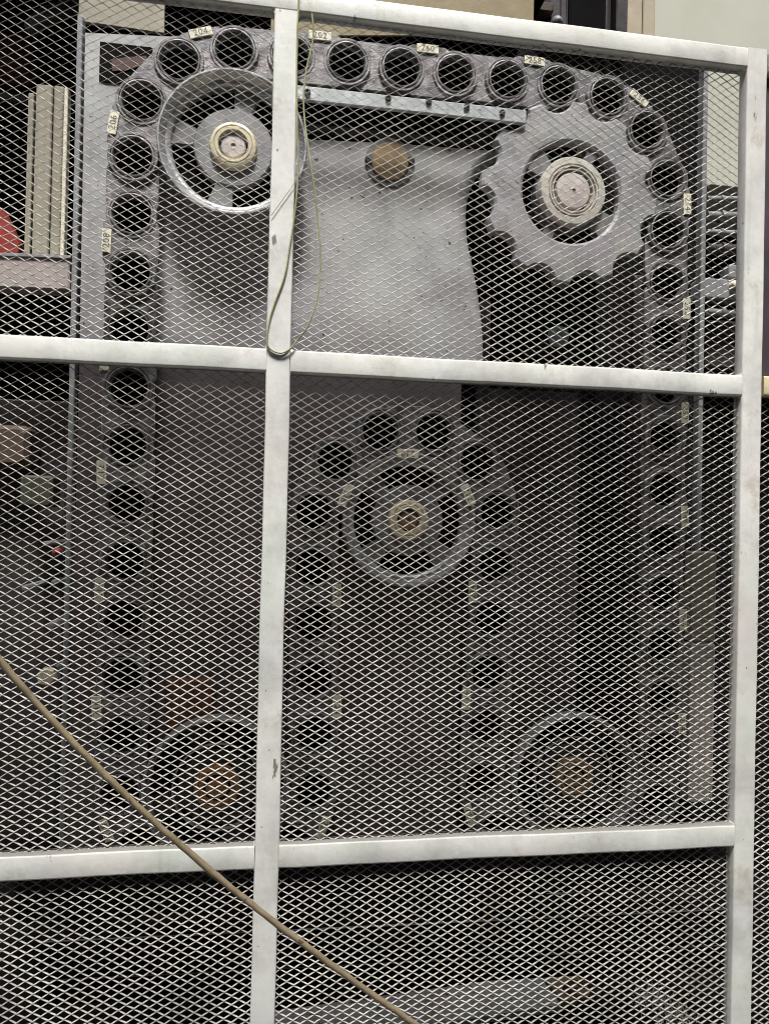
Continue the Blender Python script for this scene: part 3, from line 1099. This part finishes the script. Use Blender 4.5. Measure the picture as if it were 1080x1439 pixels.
YD = 0.62
dct = empty('cable_duct', P(64, 366, YD))
tag(dct, 'beige vertical cable duct with a seam at the upper left', 'cable duct')
mb = MB()
pxbox(mb, 48, 118, 71, 364, YD, 0.02, 0.003)
part(mb, 'cover', M['beige'], dct)
mb = MB()
pxbox(mb, 73, 120, 87, 364, YD + 0.004, 0.02, 0.003)
part(mb, 'cover', M['beige'], dct)
mb = MB()
pxbox(mb, 87.5, 122, 93, 364, YD - 0.006, 0.03, 0.002)
part(mb, 'lip', M['tag'], dct)
mb = MB()
pxbox(mb, 37, 130, 45, 360, YD + 0.006, 0.02, 0.002)
part(mb, 'lip', M['beige'], dct)
mb = MB()
mb.bar(P(-140, 380, 0.58), P(102, 390, 0.58), 0.085, 0.06, 0.004)
bm_ = mb.build('cross_beam', M['mauve'])
tag(bm_, 'mauve grey horizontal beam below the beige duct at the left', 'beam')
mb = MB()
mb.bar(P(-140, 357, 0.572), P(104, 366, 0.572), 0.008, 0.055, 0.001)
mb.build('flange', M['strip'], bm_)

mb = MB()
mb.prism(pxpoly([(-40, 280), (4, 292), (28, 342), (26, 362), (-40, 352)], 0.66), 0.66, 0.70, 0.004)
o = mb.build('red_guard', M['red'])
tag(o, 'bright red sloping guard at the left edge above the beam', 'guard')
mb = MB()
pxbox(mb, -60, 42, 34, 84, 0.72, 0.12, 0.01)
o = mb.build('maroon_box', M['maroon'])
tag(o, 'maroon box high at the left edge', 'box')
mb = MB()
pxbox(mb, 140, 62, 214, 118, YB - 0.004, 0.004, 0.001)  # painted shadow of the chain on the back sheet
o = mb.build('shadow_patch', M['void'])
tag(o, 'small painted chain shadow with maroon smear behind the upper left chain bend', 'shadow patch')
mb = MB()
mb.prism(pxpoly([(156, 84), (176, 80), (206, 78), (208, 90), (180, 98), (158, 100)], YB - 0.007), YB - 0.007, YB - 0.004, 0.001)
mb.build('maroon_face', M['maroon'], o)
mb = MB()
mb.tube(spline([P(44, 40, 0.7), P(66, 22, 0.66), P(90, 14, 0.66), P(112, -10, 0.7)], 8), 0.022, 14)
o = mb.build('hose', M['teal'], None, 50)
tag(o, 'dark teal hose curving at the upper left corner', 'hose')
mb = MB()
pxbox(mb, -60, 596, 40, 655, 0.66, 0.1, 0.012)
o = mb.build('wooden_block', M['brown'])
tag(o, 'brown block at the left edge below the crossbar', 'block')
mb = MB()
pxbox(mb, 28, 668, 74, 712, 0.64, 0.08, 0.006)
o = mb.build('olive_box', M['olive'])
tag(o, 'small olive box under the brown block at the left', 'box')
mb = MB()
pxbox(mb, -60, 560, 88, 1180, 0.78, 0.04, 0.004)
o = mb.build('side_cover', M['darksteel'])
tag(o, 'dark steel cover panel on the lower left of the machine', 'machine panel')
ind = empty('indicator', P(80, 775, 0.60))
mb = MB()
mb.lathe([(0.012, 0.02), (0.012, 0.0), (0.009, -0.008), (0.004, -0.011), (0.0005, -0.012)], 16, caps=False)
ind.name = 'indicator_base'
bpy.data.objects.remove(ind)
ind = mb.build('indicator', M['red'], None, 40, P(80, 776, 0.60))
tag(ind, 'tiny red indicator button on the lower left machine side', 'button')
mb = MB()
mb.lathe([(0.017, 0.012), (0.017, 0.18)], 16)
mb.build('holder', M['darksteel'], ind, 40)
hb = empty('hex_bolt', P(66, 951, 0.60))
mb = MB()
mb.lathe([(0.026, 0.012), (0.026, -0.004), (0.022, -0.009), (0.0005, -0.010)], 6, caps=False)
h = mb.build('head', M['hub'], hb)
h.rotation_euler = (0, 0.25, 0)
mb = MB()
mb.lathe([(0.031, 0.013), (0.031, 0.018), (0.012, 0.0185), (0.012, 0.18)], 24, caps=False)
mb.build('washer', M['midsteel'], hb, 40)
tag(hb, 'large pale hexagonal bolt head low on the left machine side', 'bolt')
for px, py, s_, lab in ((72, 880, 0.010, 'small pale bolt above the large hexagonal bolt'), (35, 826, 0.008, 'small bolt left of the red indicator and lower'),
                        (64, 764, 0.007, 'tiny bolt up and left of the red indicator'), (76, 818, 0.007, 'tiny bolt just below the red indicator')):
    mb = MB()
    mb.lathe([(s_, 0.19), (s_, 0.0), (s_ * .8, -0.004), (0.0005, -0.005)], 8, caps=False)
    o = mb.build('bolt', M['strip'], None, 40, P(px, py, 0.595))
    tag(o, lab, 'bolt', 'bolts on the lower left machine side')

# ------------------------------------------------------------------ machine base
YBS = 0.42
for i, (y0, y1, hgt, lab) in enumerate(((1312, 1268, 0.05, 'upper dark base beam with a pale worn edge below the lower rail'),
                                        (1366, 1318, 0.06, 'lower dark base beam with a pale worn edge'))):
    a, b = P(60, y0, YBS + 0.04 * i), P(1010, y1, YBS + 0.04 * i)
    mb = MB()
    mb.bar(a + Vector((0, 0, -0.035)), b + Vector((0, 0, -0.035)), 0.064, 0.06, 0.003)
    o = mb.build('base_beam', M['void'])
    tag(o, lab, 'beam', 'base beams of the machine')
    mb = MB()
    mb.bar(a + Vector((0, -0.031, -0.003)), b + Vector((0, -0.031, -0.003)), 0.003, 0.003, 0.0005)
    mb.build('worn_edge', M['midsteel'], o)

mb = MB()
mb.box((0.3, 0.70, 0.012), (4.6, 1.22, 0.012), 0.002)  # black sheet added so the floor here reads as shade
o = mb.build('floor_shade_sheet', M['void'])
tag(o, 'black floor sheet standing in for shade under the machine', 'shade sheet')
mb = MB()
pxbox(mb, 60, 1203, 1024, 1268, 0.235, 0.006, 0.001)  # added black sheet, puts the lowest chain bends in the dark
o = mb.build('chain_shade_sheet', M['void'])
tag(o, 'black sheet added as shade in front of the lowest chain bends below the lower rail', 'guard')
# board and debris on the floor
A = PF(380, 1432)
B = PF(755, 1378)
d = (B - A).normalized()
n_ = Vector((-d.y, d.x, 0))
mb = MB()
q = [A - n_ * 0.0, B, B + n_ * 0.0, A]


def slab(mb, a, b, wdt, h, z=0.021):
    d = (b - a)
    d.z = 0
    n = Vector((d.y, -d.x, 0)).normalized() * wdt
    p = [a, b, b + n, a + n]
    L = mb.ring([(v.x, v.y, z) for v in p])
    U = mb.ring([(v.x, v.y, z + h) for v in p])
    mb.bridge(L, U)
    mb.face(L[::-1])
    mb.face(U)


mb = MB()
slab(mb, A, B, 0.15, 0.02)
o = mb.build('board', M['board'])
tag(o, 'pale grey board lying on the floor under the machine', 'board')
mb = MB()
slab(mb, PF(757, 1376), PF(800, 1368), 0.14, 0.018)
o = mb.build('board', M['olive'])
o.data.materials[0] = M['tan']
tag(o, 'short yellow brown board end touching the pale board', 'board')
rg = MB()
ctr = PF(820, 1398)
for k in range(5):
    pts = []
    for i in range(7):
        a = i / 6 * 5 + k
        pts.append(ctr + Vector((0.03 * math.cos(a) * (1 + .4 * math.sin(k)) + 0.012 * k - .03, 0.035 * math.sin(a), 0.012 + 0.006 * math.sin(a * 2 + k))))
    rg.tube(spline(pts, 6), 0.010, 8)
o = rg.build('red_rag', M['red'], None, 60)
o.data.materials[0] = M['maroon']
tag(o, 'crumpled dark red rag beside the boards on the floor', 'rag')
mb = MB()
for k in range(700):
    t = rng.random()
    base = PF(905 + 55 * t + rng.normal(0, 12), 1400 + 40 * t + rng.normal(0, 9))
    a = rng.uniform(0, 6.28)
    L = rng.uniform(0.003, 0.011)
    v = Vector((math.cos(a) * L, math.sin(a) * L, rng.uniform(0, 0.012)))
    sd_ = Vector((-v.y, v.x, 0)).normalized() * 0.0009
    z = Vector((0, 0, rng.uniform(0.002, 0.012)))
    mb.face(mb.ring([base + z - sd_, base + z + sd_, base + z + v + sd_, base + z + v - sd_]))
o = mb.build('lint', M['lint'])
tag(o, 'pale lint and swept fibres on the floor at the lower right', 'lint', kind='stuff')
for o in [x for x in col.objects if x.type == 'EMPTY' and not x.children and not x.get('label')]:
    bpy.data.objects.remove(o)
